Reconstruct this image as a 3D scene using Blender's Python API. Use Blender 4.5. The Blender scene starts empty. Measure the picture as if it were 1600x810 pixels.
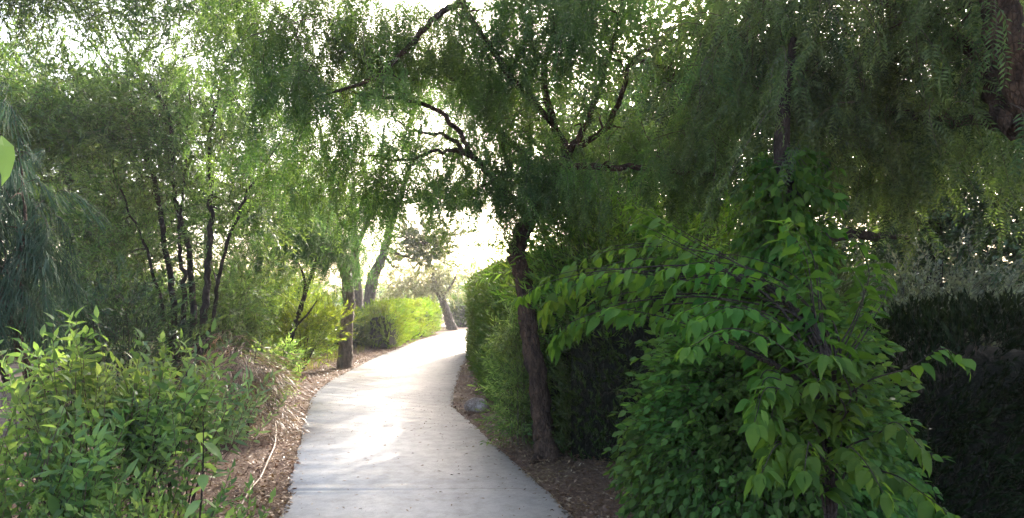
import bpy, math, random
import numpy as np
R = math.radians
rng = np.random.default_rng(7)
random.seed(7)
S = bpy.context.scene
C = S.collection

# ------------------------------------------------------------------ camera, sky, sun, exposure
F, HZ, EYE = 1100.0, 465.0, 1.55          # focal length and horizon row (px of a 1600 px wide frame), eye height
cam = bpy.data.objects.new('camera', bpy.data.cameras.new('camera'))
C.objects.link(cam)
cam.location = (0, 0, EYE)
cam.rotation_euler = (R(90), 0, 0)
cam.data.sensor_width = 36
cam.data.lens = 36 * F / 1600
cam.data.shift_y = (HZ - 405) / 1600
cam.data.clip_start = 0.05
cam.data.clip_end = 2000
S.camera = cam

SUN_AZ, SUN_EL = R(13.3), R(27)            # to the right of the view direction (+Y), above the horizon
w = bpy.data.worlds.new('World')
S.world = w
w.use_nodes = True
nt = w.node_tree
sky = nt.nodes.new('ShaderNodeTexSky')
sky.sky_type = 'NISHITA'
sky.sun_disc = False
sky.sun_elevation = SUN_EL
sky.sun_rotation = SUN_AZ
sky.dust_density = 6.0
sky.air_density = 0.8
nt.links.new(sky.outputs[0], nt.nodes['Background'].inputs[0])
nt.nodes['Background'].inputs[1].default_value = 0.15

sun = bpy.data.objects.new('sun', bpy.data.lights.new('sun', 'SUN'))
C.objects.link(sun)
sun.data.energy = 2.0
sun.data.angle = R(0.6)
sun.data.color = (1.0, 0.95, 0.88)
from mathutils import Vector, noise as mnoise
sd = Vector((math.sin(SUN_AZ) * math.cos(SUN_EL), math.cos(SUN_AZ) * math.cos(SUN_EL), math.sin(SUN_EL)))
sun.rotation_euler = (-sd).to_track_quat('-Z', 'Y').to_euler()

S.view_settings.view_transform = 'Standard'
S.view_settings.look = 'None'
S.view_settings.gamma = 1
S.view_settings.exposure = 2.95
S.render.engine = 'CYCLES'
S.cycles.max_bounces = 8
S.cycles.transparent_max_bounces = 4
S.cycles.diffuse_bounces = 4
S.cycles.sample_clamp_indirect = 6

# ------------------------------------------------------------------ helpers
def P(px, py, Y):
    return np.array([(px - 800) / F * Y, Y, EYE + (HZ - py) / F * Y])

def G(px, py):
    return P(px, py, F * EYE / (py - HZ))

def norm(v):
    v = np.asarray(v, float)
    return v / (np.linalg.norm(v, axis=-1, keepdims=True) + 1e-9)

def quads_mesh(name, q, mat, v=None, smooth=False, faces=None):
    """q (n,4,3) loose quads, or (verts, faces)"""
    if faces is None:
        n = len(q)
        co = np.ascontiguousarray(q.reshape(-1, 3), dtype=np.float32)
        idx = np.arange(n * 4, dtype=np.int32)
    else:
        co = np.ascontiguousarray(q, dtype=np.float32)
        idx = np.ascontiguousarray(faces, dtype=np.int32).ravel()
        n = len(faces)
    me = bpy.data.meshes.new(name)
    me.vertices.add(len(co)); me.vertices.foreach_set('co', co.ravel())
    me.loops.add(len(idx)); me.loops.foreach_set('vertex_index', idx)
    me.polygons.add(n)
    me.polygons.foreach_set('loop_start', np.arange(0, n * 4, 4, dtype=np.int32))
    me.polygons.foreach_set('loop_total', np.full(n, 4, dtype=np.int32))
    me.update(calc_edges=True)
    if smooth:
        me.polygons.foreach_set('use_smooth', np.ones(n, dtype=bool))
    if v is not None:
        a = me.attributes.new('tone', 'FLOAT', 'FACE')
        a.data.foreach_set('value', np.ascontiguousarray(v, dtype=np.float32))
    me.materials.append(mat)
    return me

def link(name, me, parent=None, **props):
    o = bpy.data.objects.new(name, me)
    C.objects.link(o)
    if parent is not None:
        o.parent = parent
    for k, x in props.items():
        o[k] = x
    return o

def thing(name, label, category, loc=(0, 0, 0), group=None):
    o = bpy.data.objects.new(name, None)
    o.empty_display_size = 0.2
    C.objects.link(o)
    o.location = tuple(float(c) for c in loc)
    o['label'] = label
    o['category'] = category
    if group:
        o['group'] = group
    return o

class Bag:
    """loose quads with a tone per face; tone < 0 is twig"""
    def __init__(s): s.q = []; s.v = []
    def add(s, q, v):
        q = np.asarray(q, float).reshape(-1, 4, 3)
        s.q.append(q); s.v.append(np.broadcast_to(np.asarray(v, float), (len(q),)).copy())
    def get(s):
        return np.concatenate(s.q), np.concatenate(s.v)
    def build(s, name, mat, parent=None, origin=(0, 0, 0), **props):
        q, v = s.get()
        return link(name, quads_mesh(name, q - np.asarray(origin, float), mat, v), parent, **props)

def catmull(pts, k=5):
    pts = np.asarray(pts, float)
    if len(pts) < 3:
        t = np.linspace(0, 1, k + 1)[:, None]
        return pts[0] * (1 - t) + pts[1] * t
    p = np.vstack([2 * pts[0] - pts[1], pts, 2 * pts[-1] - pts[-2]])
    out = []
    for i in range(1, len(p) - 2):
        for j in range(k):
            t = j / k
            out.append(0.5 * (2 * p[i] + (p[i + 1] - p[i - 1]) * t + (2 * p[i - 1] - 5 * p[i] + 4 * p[i + 1] - p[i + 2]) * t * t
                              + (3 * p[i] - p[i - 1] - 3 * p[i + 1] + p[i + 2]) * t ** 3))
    out.append(p[-2])
    return np.array(out)

class Wood:
    def __init__(s): s.vs = []; s.fs = []; s.n = 0
    def tube(s, pts, rad, sides=8, rough=0.0):
        pts = np.asarray(pts, float); m = len(pts)
        rad = np.interp(np.linspace(0, 1, m), np.linspace(0, 1, len(rad)), rad)
        t = norm(np.gradient(pts, axis=0))
        up = np.array([0.31, 0.17, 0.93]) if abs(t[0][2]) < 0.9 else np.array([1.0, 0.1, 0.05])
        a = norm(np.cross(t, up)); b = np.cross(t, a)
        th = np.linspace(0, 2 * np.pi, sides, endpoint=False)
        r = rad[:, None] * np.ones(sides)
        if rough:
            L = np.arange(m)[:, None]
            ph = rng.random(6) * 6.28
            r = r * (1 + rough * (np.sin(3 * th + ph[0] + L * .35) * .5 + np.sin(5 * th + ph[1] - L * .5) * .4
                                  + (rng.random((m, sides)) - .5) * .7))
        ring = pts[:, None] + r[..., None] * (np.cos(th)[None, :, None] * a[:, None] + np.sin(th)[None, :, None] * b[:, None])
        s.vs.append(ring.reshape(-1, 3))
        i = np.arange(m - 1)[:, None] * sides; j = np.arange(sides)[None]; j2 = (j + 1) % sides
        f = np.stack([i + j, i + j2, i + sides + j2, i + sides + j], -1).reshape(-1, 4) + s.n
        s.fs.append(f); s.n += m * sides
    def build(s, name, mat, parent=None, origin=(0, 0, 0), **props):
        return link(name, quads_mesh(name, np.concatenate(s.vs) - np.asarray(origin, float), mat, None, True, np.concatenate(s.fs)), parent, **props)

def rot_to(dirs, spin):
    """rotation matrices (n,3,3) whose local +X goes to dirs, spun about it"""
    x = norm(dirs)
    up = np.tile([0., 0., 1.], (len(x), 1))
    bad = np.abs(x[:, 2]) > .97
    up[bad] = [0., 1., 0.]
    y = norm(np.cross(up, x)); z = np.cross(x, y)
    c, s_ = np.cos(spin)[:, None], np.sin(spin)[:, None]
    y2 = y * c + z * s_; z2 = -y * s_ + z * c
    return np.stack([x, y2, z2], -1)

def stamp(bag, proto, pos, rot, scale, tone_shift=None):
    """proto = (quads (k,4,3), tones (k)); copies it to each pos"""
    q, v = proto
    n = len(pos)
    out = np.einsum('nij,kvj->nkvi', rot * np.asarray(scale).reshape(-1, 1, 1), q) + pos[:, None, None, :]
    vv = np.tile(v, (n, 1))
    if tone_shift is not None:
        vv = np.where(vv < 0, vv, np.clip(vv + tone_shift[:, None], 0, 1))
    bag.add(out.reshape(-1, 4, 3), vv.ravel())

# ---- leaf shapes: local +X is along the leaf, +Z its face
def leaf_simple(L, W, fold=.18, droop=.12):
    return np.array([[[0, 0, 0], [.42 * L, W / 2, fold * W], [L, 0, -droop * L], [.42 * L, -W / 2, fold * W]]])

def leaf_fine(L, W, fold=.22, droop=.3, seg=5):
    t = np.linspace(0, 1, seg + 1)
    prof = np.array([.06, .78, 1.0, .82, .45, .02]) if seg == 5 else np.sin(np.pi * t ** .8) + .03
    x = L * (t - .10 * t * t); z = -droop * L * t ** 2
    w_ = prof * W / 2
    out = []
    wav = .06 * W * np.sin(t * 9)
    for s in (1, -1):
        for i in range(seg):
            e0 = [x[i], s * w_[i], z[i] + fold * w_[i] + wav[i]]; e1 = [x[i + 1], s * w_[i + 1], z[i + 1] + fold * w_[i + 1] + wav[i + 1]]
            m0 = [x[i], 0, z[i]]; m1 = [x[i + 1], 0, z[i + 1]]
            out.append([m0, m1, e1, e0] if s > 0 else [m0, e0, e1, m1])
    return np.array(out)

def ribbon(pts, w_):
    """a thin three-sided twig along pts, as quads"""
    pts = np.asarray(pts, float); t = norm(np.gradient(pts, axis=0))
    a = norm(np.cross(t, [.2, .5, .84])); b = np.cross(t, a)
    ww = np.linspace(w_, w_ * .35, len(pts))[:, None]
    rings = [pts + ww * (np.cos(k * 2.094) * a + np.sin(k * 2.094) * b) for k in range(3)]
    out = []
    for k in range(3):
        r0, r1 = rings[k], rings[(k + 1) % 3]
        out.append(np.stack([r0[:-1], r1[:-1], r1[1:], r0[1:]], 1))
    return np.concatenate(out)

def one_rot(d, spin):
    return rot_to(np.array([d], float), np.array([spin]))[0]

def put(q, pos, rot, s=1.):
    return (q * s) @ rot.T + np.asarray(pos)

def proto_spray(r, L=.35, n=16, LL=.06, LW=.02, ang=50, hang=.2, fine=False, fold=.2, leafdroop=.2, twig=.0025, pairs=False, whorl=1, grow=False):
    """a twig along +X with leaves round it"""
    b = Bag()
    k = 6
    t = np.linspace(0, 1, k)
    bend = r.normal(0, .10, 2)
    pts = np.stack([t * L, bend[0] * L * t * t, bend[1] * L * t * t - hang * L * t * t], 1)
    if twig: b.add(ribbon(pts, twig), -1)
    lf = leaf_fine(LL, LW, fold, leafdroop) if fine else leaf_simple(LL, LW, fold, leafdroop)
    phi = r.random() * 6.28
    for i in range(n):
        s = .12 + .88 * (i + .5) / n
        p = np.array([np.interp(s, t, pts[:, c]) for c in range(3)])
        for wv in range(2 if pairs else whorl):
            ph = (phi + i * (1.57 if pairs else 2.4) + wv * (3.14 if pairs else 6.28 / max(1, whorl))) + r.normal(0, .25)
            a = R(ang * (1 - .45 * s) + r.normal(0, 12))
            d = np.array([math.cos(a), math.sin(a) * math.cos(ph), math.sin(a) * math.sin(ph)])
            d[2] -= hang
            rot = one_rot(d, r.normal(0, .6))
            sc = r.uniform(.7, 1.15) * ((1.15 - .55 * s) if grow else 1)
            b.add(put(lf, p, rot, sc), r.random())
    if fine or True:
        b.add(put(lf, pts[-1], one_rot([1, 0, -hang], r.normal(0, .5)), .9), r.random())
    return b.get()

def proto_frond(r, L=.2, n=11, LL=.036, LW=.007, droop=.5):
    """a pinnate leaf along +X hanging towards -Z"""
    b = Bag(); t = np.linspace(0, 1, 6)
    pts = np.stack([L * (t - .25 * droop * t * t), 0 * t, -droop * L * t * t], 1)
    b.add(ribbon(pts, .0012), .4)
    tone = r.random()
    for i in range(n):
        s = .15 + .85 * i / (n - 1)
        p = np.array([np.interp(s, t, pts[:, c]) for c in range(3)])
        for sgn in (1, -1):
            d = np.array([.45, sgn * .85, -.28 + r.normal(0, .12)])
            b.add(put(leaf_simple(LL * (1.1 - .35 * s), LW, .05, .2), p, one_rot(d, r.normal(0, .5))), np.clip(tone + r.normal(0, .15), 0, 1))
    return b.get()

def proto_strand(r, L=.6, fronds=12, n=9, LL=.04, LW=.008, FL=.17, reach=.35):
    """a drooping twig: starts along +X, ends hanging down -Z, with pinnate leaves"""
    b = Bag(); t = np.linspace(0, 1, 9)
    rx = reach * r.uniform(.6, 1.3)
    pts = np.stack([L * rx * np.sqrt(t + .02), r.normal(0, .05) * L * t, -L * (t ** 1.5) * (1.05 - .3 * rx)], 1)
    b.add(ribbon(pts, .0028), -1)
    fr = [proto_frond(r, FL, n, LL, LW, r.uniform(.3, .8)) for _ in range(3)]
    for i in range(fronds):
        s = .08 + .92 * (i + r.random() * .6) / fronds
        p = np.array([np.interp(s, t, pts[:, c]) for c in range(3)])
        ph = i * 2.4 + r.normal(0, .3)
        d = np.array([math.cos(ph), math.sin(ph), -.35 - .9 * s])
        q, v = fr[i % 3]
        b.add(put(q, p, one_rot(d, r.normal(0, .3)), r.uniform(.75, 1.1)), v)
    return b.get()

def proto_needles(r, L=.5, n=60, LL=.22, W=.0035):
    """long fine drooping needles"""
    b = Bag(); t = np.linspace(0, 1, 7)
    pts = np.stack([L * .45 * np.sqrt(t), r.normal(0, .06) * t, -L * t ** 1.6 * .8], 1)
    b.add(ribbon(pts, .003), -1)
    for i in range(n):
        s = .05 + .95 * r.random()
        p = np.array([np.interp(s, t, pts[:, c]) for c in range(3)])
        ph = r.random() * 6.28; o = np.array([math.cos(ph), math.sin(ph), 0])
        l = LL * r.uniform(.6, 1.1)
        c = np.array([p, p + o * l * .22 + [0, 0, -l * .12], p + o * l * .38 + [0, 0, -l * .55], p + o * l * .42 + [0, 0, -l]])
        sd_ = np.array([-o[1], o[0], 0]) * W
        for k in range(3):
            b.add([[c[k] - sd_, c[k] + sd_, c[k + 1] + sd_ * .8, c[k + 1] - sd_ * .8]], .5 + .5 * (r.random() - .5))
    return b.get()

def gap(p, f, ph):
    """clumping field in about -1..1"""
    x, y, z = p[:, 0] * f, p[:, 1] * f, p[:, 2] * f
    return (np.sin(x * 1.7 + ph + 1.3 * np.sin(z * 1.1 + ph)) * np.sin(y * 1.5 + 2 * ph + 1.1 * np.sin(x * .9)) +
            np.sin(z * 2.1 + 3 * ph + 1.2 * np.sin(y * 1.3)) * .8 + .5 * np.sin(x * 3.9 + z * 3.1 + ph)) / 1.9

# ------------------------------------------------------------------ materials
def new_mat(name):
    m = bpy.data.materials.new(name); m.use_nodes = True
    nt = m.node_tree; nt.nodes.clear()
    out = nt.nodes.new('ShaderNodeOutputMaterial')
    return m, nt, out

def N(nt, kind, **kw):
    n = nt.nodes.new(kind)
    for k, v in kw.items():
        if k.startswith('_'): setattr(n, k[1:], v)
        else: n.inputs[k.replace('__', ' ')].default_value = v
    return n

def leaf_mat(name, dark, light, twig=(.07, .045, .03), trans=.42, tcol=None, rough=.5, spec=.35, third=None):
    m, nt, out = new_mat(name); L = nt.links.new
    at = N(nt, 'ShaderNodeAttribute', _attribute_name='tone')
    ramp = nt.nodes.new('ShaderNodeValToRGB')
    e = ramp.color_ramp.elements
    e[0].color = (*dark, 1); e[1].color = (*light, 1)
    if third:
        e[1].position = .9
        x = e.new(.97); x.color = (*third, 1)
    L(at.outputs['Fac'], ramp.inputs[0])
    # slow variation through the crown (age and health of the foliage, fixed in the plant)
    tc = nt.nodes.new('ShaderNodeTexCoord')
    ns = N(nt, 'ShaderNodeTexNoise', Scale=1.3, Detail=2.0)
    L(tc.outputs['Object'], ns.inputs['Vector'])
    hsv = nt.nodes.new('ShaderNodeHueSaturation')
    mp = N(nt, 'ShaderNodeMapRange'); mp.inputs[1].default_value = .3; mp.inputs[2].default_value = .7
    mp.inputs[3].default_value = .47; mp.inputs[4].default_value = .525
    L(ns.outputs[0], mp.inputs[0]); L(mp.outputs[0], hsv.inputs['Hue'])
    mv = N(nt, 'ShaderNodeMapRange'); mv.inputs[1].default_value = .3; mv.inputs[2].default_value = .7
    mv.inputs[3].default_value = .8; mv.inputs[4].default_value = 1.2
    L(ns.outputs[0], mv.inputs[0]); L(mv.outputs[0], hsv.inputs['Value'])
    L(ramp.outputs[0], hsv.inputs['Color'])
    pr = N(nt, 'ShaderNodeBsdfPrincipled', Roughness=rough)
    pr.inputs['Specular IOR Level'].default_value = spec
    L(hsv.outputs[0], pr.inputs['Base Color'])
    tr = nt.nodes.new('ShaderNodeBsdfTranslucent')
    mx = nt.nodes.new('ShaderNodeMix'); mx.data_type = 'RGBA'; mx.blend_type = 'MULTIPLY'
    mx.inputs[0].default_value = 1
    L(hsv.outputs[0], mx.inputs[6]); mx.inputs[7].default_value = (*(tcol or (2.2, 2.0, .9)), 1)
    L(mx.outputs[2], tr.inputs[0])
    sh = nt.nodes.new('ShaderNodeMixShader'); sh.inputs[0].default_value = trans
    L(pr.outputs[0], sh.inputs[1]); L(tr.outputs[0], sh.inputs[2])
    tw = N(nt, 'ShaderNodeBsdfPrincipled', Roughness=.8); tw.inputs['Base Color'].default_value = (*twig, 1)
    lt = N(nt, 'ShaderNodeMath', _operation='LESS_THAN'); lt.inputs[1].default_value = -.5
    L(at.outputs['Fac'], lt.inputs[0])
    s2 = nt.nodes.new('ShaderNodeMixShader')
    L(lt.outputs[0], s2.inputs[0]); L(sh.outputs[0], s2.inputs[1]); L(tw.outputs[0], s2.inputs[2])
    L(s2.outputs[0], out.inputs[0])
    return m

def bark_mat(name, a, b, scale=15, zs=.4, bump=.8):
    m, nt, out = new_mat(name); L = nt.links.new
    tc = nt.nodes.new('ShaderNodeTexCoord')
    mp = nt.nodes.new('ShaderNodeMapping'); mp.inputs['Scale'].default_value = (1, 1, zs)
    L(tc.outputs['Object'], mp.inputs[0])
    n1 = N(nt, 'ShaderNodeTexNoise', Scale=float(scale), Detail=8.0, Roughness=.65, Distortion=.6)
    L(mp.outputs[0], n1.inputs['Vector'])
    vo = N(nt, 'ShaderNodeTexVoronoi', Scale=scale * 2.6, _feature='DISTANCE_TO_EDGE')
    L(mp.outputs[0], vo.inputs['Vector'])
    vr = N(nt, 'ShaderNodeMapRange'); vr.inputs[2].default_value = .12
    L(vo.outputs[0], vr.inputs[0])
    ramp = nt.nodes.new('ShaderNodeValToRGB')
    ramp.color_ramp.elements[0].position = .35; ramp.color_ramp.elements[1].position = .68
    ramp.color_ramp.elements[0].color = (*a, 1); ramp.color_ramp.elements[1].color = (*b, 1)
    L(n1.outputs[0], ramp.inputs[0])
    mul = N(nt, 'ShaderNodeMath', _operation='MULTIPLY'); L(n1.outputs[0], mul.inputs[0]); L(vr.outputs[0], mul.inputs[1])
    bp = N(nt, 'ShaderNodeBump', Strength=bump, Distance=.03)
    L(mul.outputs[0], bp.inputs['Height'])
    pr = N(nt, 'ShaderNodeBsdfPrincipled', Roughness=.9); pr.inputs['Specular IOR Level'].default_value = .2
    L(ramp.outputs[0], pr.inputs['Base Color']); L(bp.outputs[0], pr.inputs['Normal'])
    L(pr.outputs[0], out.inputs[0])
    return m

def ground_mat(name, cols, scale=1.2, fine=60, bump=.5, dist=.02):
    m, nt, out = new_mat(name); L = nt.links.new
    tc = nt.nodes.new('ShaderNodeTexCoord')
    n1 = N(nt, 'ShaderNodeTexNoise', Scale=scale, Detail=6.0, Roughness=.6)
    n2 = N(nt, 'ShaderNodeTexNoise', Scale=float(fine), Detail=5.0, Roughness=.75)
    for n in (n1, n2): L(tc.outputs['Object'], n.inputs['Vector'])
    mix = nt.nodes.new('ShaderNodeMix'); mix.inputs[0].default_value = .5
    L(n1.outputs[0], mix.inputs[2]); L(n2.outputs[0], mix.inputs[3])
    ramp = nt.nodes.new('ShaderNodeValToRGB')
    el = ramp.color_ramp.elements
    el[0].position = .36; el[0].color = (*cols[0], 1); el[1].position = .64; el[1].color = (*cols[-1], 1)
    if len(cols) > 2:
        x = el.new(.5); x.color = (*cols[1], 1)
    L(mix.outputs[0], ramp.inputs[0])
    bp = N(nt, 'ShaderNodeBump', Strength=bump, Distance=dist)
    L(n2.outputs[0], bp.inputs['Height'])
    pr = N(nt, 'ShaderNodeBsdfPrincipled', Roughness=.92); pr.inputs['Specular IOR Level'].default_value = .2
    L(ramp.outputs[0], pr.inputs['Base Color']); L(bp.outputs[0], pr.inputs['Normal'])
    L(pr.outputs[0], out.inputs[0])
    return m

def path_mat():
    m, nt, out = new_mat('pale_concrete'); L = nt.links.new
    tc = nt.nodes.new('ShaderNodeTexCoord')
    big = N(nt, 'ShaderNodeTexNoise', Scale=.55, Detail=5.0, Roughness=.6)
    mid = N(nt, 'ShaderNodeTexNoise', Scale=9.0, Detail=12.0, Roughness=.78)
    mpb = nt.nodes.new('ShaderNodeMapping'); mpb.inputs['Scale'].default_value = (.5, 1, 1)
    L(tc.outputs['Object'], mpb.inputs[0])
    brush = N(nt, 'ShaderNodeTexNoise', Scale=90.0, Detail=4.0, Roughness=.7)
    L(mpb.outputs[0], brush.inputs['Vector'])
    for n in (big, mid): L(tc.outputs['Object'], n.inputs['Vector'])
    r1 = nt.nodes.new('ShaderNodeValToRGB'); e = r1.color_ramp.elements
    e[0].position = .3; e[0].color = (.36, .34, .315, 1); e[1].position = .72; e[1].color = (.51, .48, .445, 1)
    L(big.outputs[0], r1.inputs[0])
    r2 = nt.nodes.new('ShaderNodeValToRGB'); e = r2.color_ramp.elements
    e[0].position = .34; e[0].color = (.76, .74, .71, 1); e[1].position = .58; e[1].color = (1.05, 1.04, 1.02, 1)
    L(mid.outputs[0], r2.inputs[0])
    mu = nt.nodes.new('ShaderNodeMix'); mu.data_type = 'RGBA'; mu.blend_type = 'MULTIPLY'; mu.inputs[0].default_value = 1
    L(r1.outputs[0], mu.inputs[6]); L(r2.outputs[0], mu.inputs[7])
    # dust and small dark specks scattered in drifts
    sp = N(nt, 'ShaderNodeTexVoronoi', Scale=46.0)
    L(tc.outputs['Object'], sp.inputs['Vector'])
    lt = N(nt, 'ShaderNodeMath', _operation='LESS_THAN'); lt.inputs[1].default_value = .17
    L(sp.outputs['Distance'], lt.inputs[0])
    dr = N(nt, 'ShaderNodeTexNoise', Scale=1.1, Detail=3.0); L(tc.outputs['Object'], dr.inputs['Vector'])
    gt = N(nt, 'ShaderNodeMapRange'); gt.inputs[1].default_value = .48; gt.inputs[2].default_value = .62
    gt.inputs[4].default_value = .55
    L(dr.outputs[0], gt.inputs[0])
    ml = N(nt, 'ShaderNodeMath', _operation='MULTIPLY'); L(lt.outputs[0], ml.inputs[0]); L(gt.outputs[0], ml.inputs[1])
    m3 = nt.nodes.new('ShaderNodeMix'); m3.data_type = 'RGBA'
    L(ml.outputs[0], m3.inputs[0]); L(mu.outputs[2], m3.inputs[6]); m3.inputs[7].default_value = (.12, .09, .06, 1)
    ad = N(nt, 'ShaderNodeMath', _operation='ADD'); L(mid.outputs[0], ad.inputs[0]); L(brush.outputs[0], ad.inputs[1])
    bp = N(nt, 'ShaderNodeBump', Strength=.3, Distance=.004)
    L(ad.outputs[0], bp.inputs['Height'])
    pr = N(nt, 'ShaderNodeBsdfPrincipled', Roughness=.85); pr.inputs['Specular IOR Level'].default_value = .25
    L(m3.outputs[2], pr.inputs['Base Color']); L(bp.outputs[0], pr.inputs['Normal'])
    L(pr.outputs[0], out.inputs[0])
    return m

M = {}
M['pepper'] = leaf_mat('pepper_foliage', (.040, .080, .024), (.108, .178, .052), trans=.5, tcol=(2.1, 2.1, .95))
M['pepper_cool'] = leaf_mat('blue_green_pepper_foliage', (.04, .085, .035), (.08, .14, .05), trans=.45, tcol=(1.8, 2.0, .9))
M['pepper_dark'] = leaf_mat('shaded_side_pepper_foliage', (.029, .053, .019), (.108, .150, .054), trans=.45, tcol=(2.05, 2.05, .95))  # pepper leaf colour darkened to stand for the shaded crown
M['willow'] = leaf_mat('olive_foliage', (.027, .056, .017), (.115, .176, .062), trans=.45, spec=.4, tcol=(2.05, 2.05, .9))
M['dense'] = leaf_mat('dark_evergreen_foliage', (.013, .032, .011), (.06, .11, .038), trans=.3, spec=.5)
M['casuarina'] = leaf_mat('blue_green_needles', (.022, .04, .026), (.07, .105, .07), trans=.2, tcol=(1.3, 1.6, 1.2), rough=.75, spec=.08)
M['herb'] = leaf_mat('fresh_herb_leaves', (.06, .12, .04), (.18, .28, .10), twig=(.09, .05, .03), trans=.5, spec=.2)
M['herb_grey'] = leaf_mat('grey_green_herb_leaves', (.08, .14, .07), (.17, .25, .13), twig=(.09, .05, .03), trans=.35)
M['broad'] = leaf_mat('broad_green_leaves', (.024, .070, .010), (.082, .165, .028), trans=.5, rough=.62, spec=.12)
M['creeper'] = leaf_mat('creeper_leaves', (.04, .095, .022), (.10, .19, .05), trans=.45, rough=.6, spec=.12)
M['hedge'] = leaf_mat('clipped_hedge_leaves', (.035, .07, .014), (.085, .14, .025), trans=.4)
M['hedge_shade'] = leaf_mat('deep_shade_hedge_leaves', (.006, .012, .004), (.018, .028, .009), trans=.1, spec=.05)  # near-black base colour stands for the mound's deep shade
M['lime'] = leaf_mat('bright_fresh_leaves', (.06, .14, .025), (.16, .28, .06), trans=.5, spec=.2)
M['hedge_mid'] = leaf_mat('shaded_hedge_leaves', (.025, .045, .012), (.06, .09, .022), trans=.3, spec=.2)  # hedge leaf colour with the shade of the near block put in
M['yellow'] = leaf_mat('yellow_green_foliage', (.075, .135, .02), (.165, .24, .032), trans=.5)
M['dry'] = leaf_mat('dry_brown_stalks', (.15, .10, .06), (.34, .235, .14), trans=.2, tcol=(1.1, 1.0, .8))
M['sage'] = leaf_mat('grey_sage_foliage', (.10, .12, .075), (.22, .24, .16), trans=.3)
M['pine'] = leaf_mat('pine_needles', (.05, .085, .03), (.12, .15, .05), trans=.3)
M['litter'] = leaf_mat('fallen_leaves', (.06, .028, .014), (.20, .12, .065), trans=.1, third=(.38, .29, .20))
M['grass'] = leaf_mat('thin_grass', (.09, .13, .03), (.24, .25, .07), trans=.4)
M['bark_red'] = bark_mat('red_brown_bark', (.022, .013, .009), (.12, .072, .046), bump=.9)
M['bark_dark'] = bark_mat('dark_bark', (.015, .011, .009), (.065, .045, .034))
M['bark_grey'] = bark_mat('grey_brown_bark', (.05, .04, .032), (.20, .16, .13))
M['bark_far'] = bark_mat('weathered_bark', (.06, .045, .035), (.22, .16, .12))
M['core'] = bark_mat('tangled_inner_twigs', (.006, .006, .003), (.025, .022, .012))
M['path'] = path_mat()
M['soil'] = ground_mat('dry_soil', [(.06, .038, .025), (.14, .095, .065), (.27, .20, .15)])
M['verge'] = ground_mat('verge_soil', [(.065, .036, .022), (.14, .088, .058), (.24, .165, .12)], 1.7, 45, .8, .03)
M['rock'] = ground_mat('pale_stone', [(.10, .07, .055), (.26, .20, .16), (.50, .44, .39)], 6, 40)
m_, nt_, out_ = new_mat('beige_plastic_hose')
pr_ = N(nt_, 'ShaderNodeBsdfPrincipled', Roughness=.5); pr_.inputs['Base Color'].default_value = (.24, .165, .11, 1)
nt_.links.new(pr_.outputs[0], out_.inputs[0]); M['hose'] = m_

# ------------------------------------------------------------------ ground, path, verges
def sheet(name, poly_l, poly_r, z, mat, **props):
    a = catmull([(*p, z) for p in poly_l], 6); b = catmull([(*p, z) for p in poly_r], 6)
    n = len(a)
    vs = np.concatenate([a, b]); i = np.arange(n - 1)
    f = np.stack([i, n + i, n + i + 1, i + 1], 1)
    return link(name, quads_mesh(name, vs, mat, None, False, f), **props)

gv = np.array([[-900, -900, 0], [900, -900, 0], [900, 900, 0], [-900, 900, 0]], float)
link('ground', quads_mesh('ground', gv, M['soil'], None, False, [[0, 1, 2, 3]]), kind='structure')

Lp = [(440, 810), (452, 765), (468, 700), (480, 650), (492, 620), (515, 600), (545, 583), (585, 562), (620, 548), (655, 534), (690, 524), (712, 519)]
Rp = [(890, 810), (840, 762), (773, 700), (740, 668), (709, 640), (709, 622), (714, 600), (722, 575), (736, 552), (738, 540), (742, 530), (752, 521)]
Lw = [(-.4, -6), (-.9, 0)] + [tuple(G(*p)[:2]) for p in Lp] + [(-1.2, 36), (1.2, 40), (6, 43), (14, 44)]
Rw = [(2.3, -6), (1.45, 0)] + [tuple(G(*p)[:2]) for p in Rp] + [(.3, 34), (2.0, 36.5), (6.5, 38.8), (14, 40)]
def slab(name, l, r, ztop, mat, **props):
    a = catmull([(*p, ztop) for p in l], 22); b = catmull([(*p, ztop) for p in r], 22)
    n = len(a); dz = np.array([0, 0, ztop + .02])
    # ragged cast edge
    for arr in (a, b):
        arr[:, 0] += np.convolve(rng.normal(0, .013, n), [.3, .4, .3], 'same')
    vs = np.concatenate([a, b, a - dz, b - dz]); i = np.arange(n - 1)
    f = np.concatenate([np.stack([i, n + i, n + i + 1, i + 1], 1), np.stack([2 * n + i, i, i + 1, 2 * n + i + 1], 1),
                        np.stack([n + i, 3 * n + i, 3 * n + i + 1, n + i + 1], 1)])
    return link(name, quads_mesh(name, vs, mat, None, False, f), **props)
slab('path', Lw, Rw, .035, M['path'], kind='structure')

def offset(side, d0, d1):
    return [(p[0] + side * d0, p[1]) for p in (Lw if side < 0 else Rw)], [(p[0] + side * d1, p[1]) for p in (Lw if side < 0 else Rw)]
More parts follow.
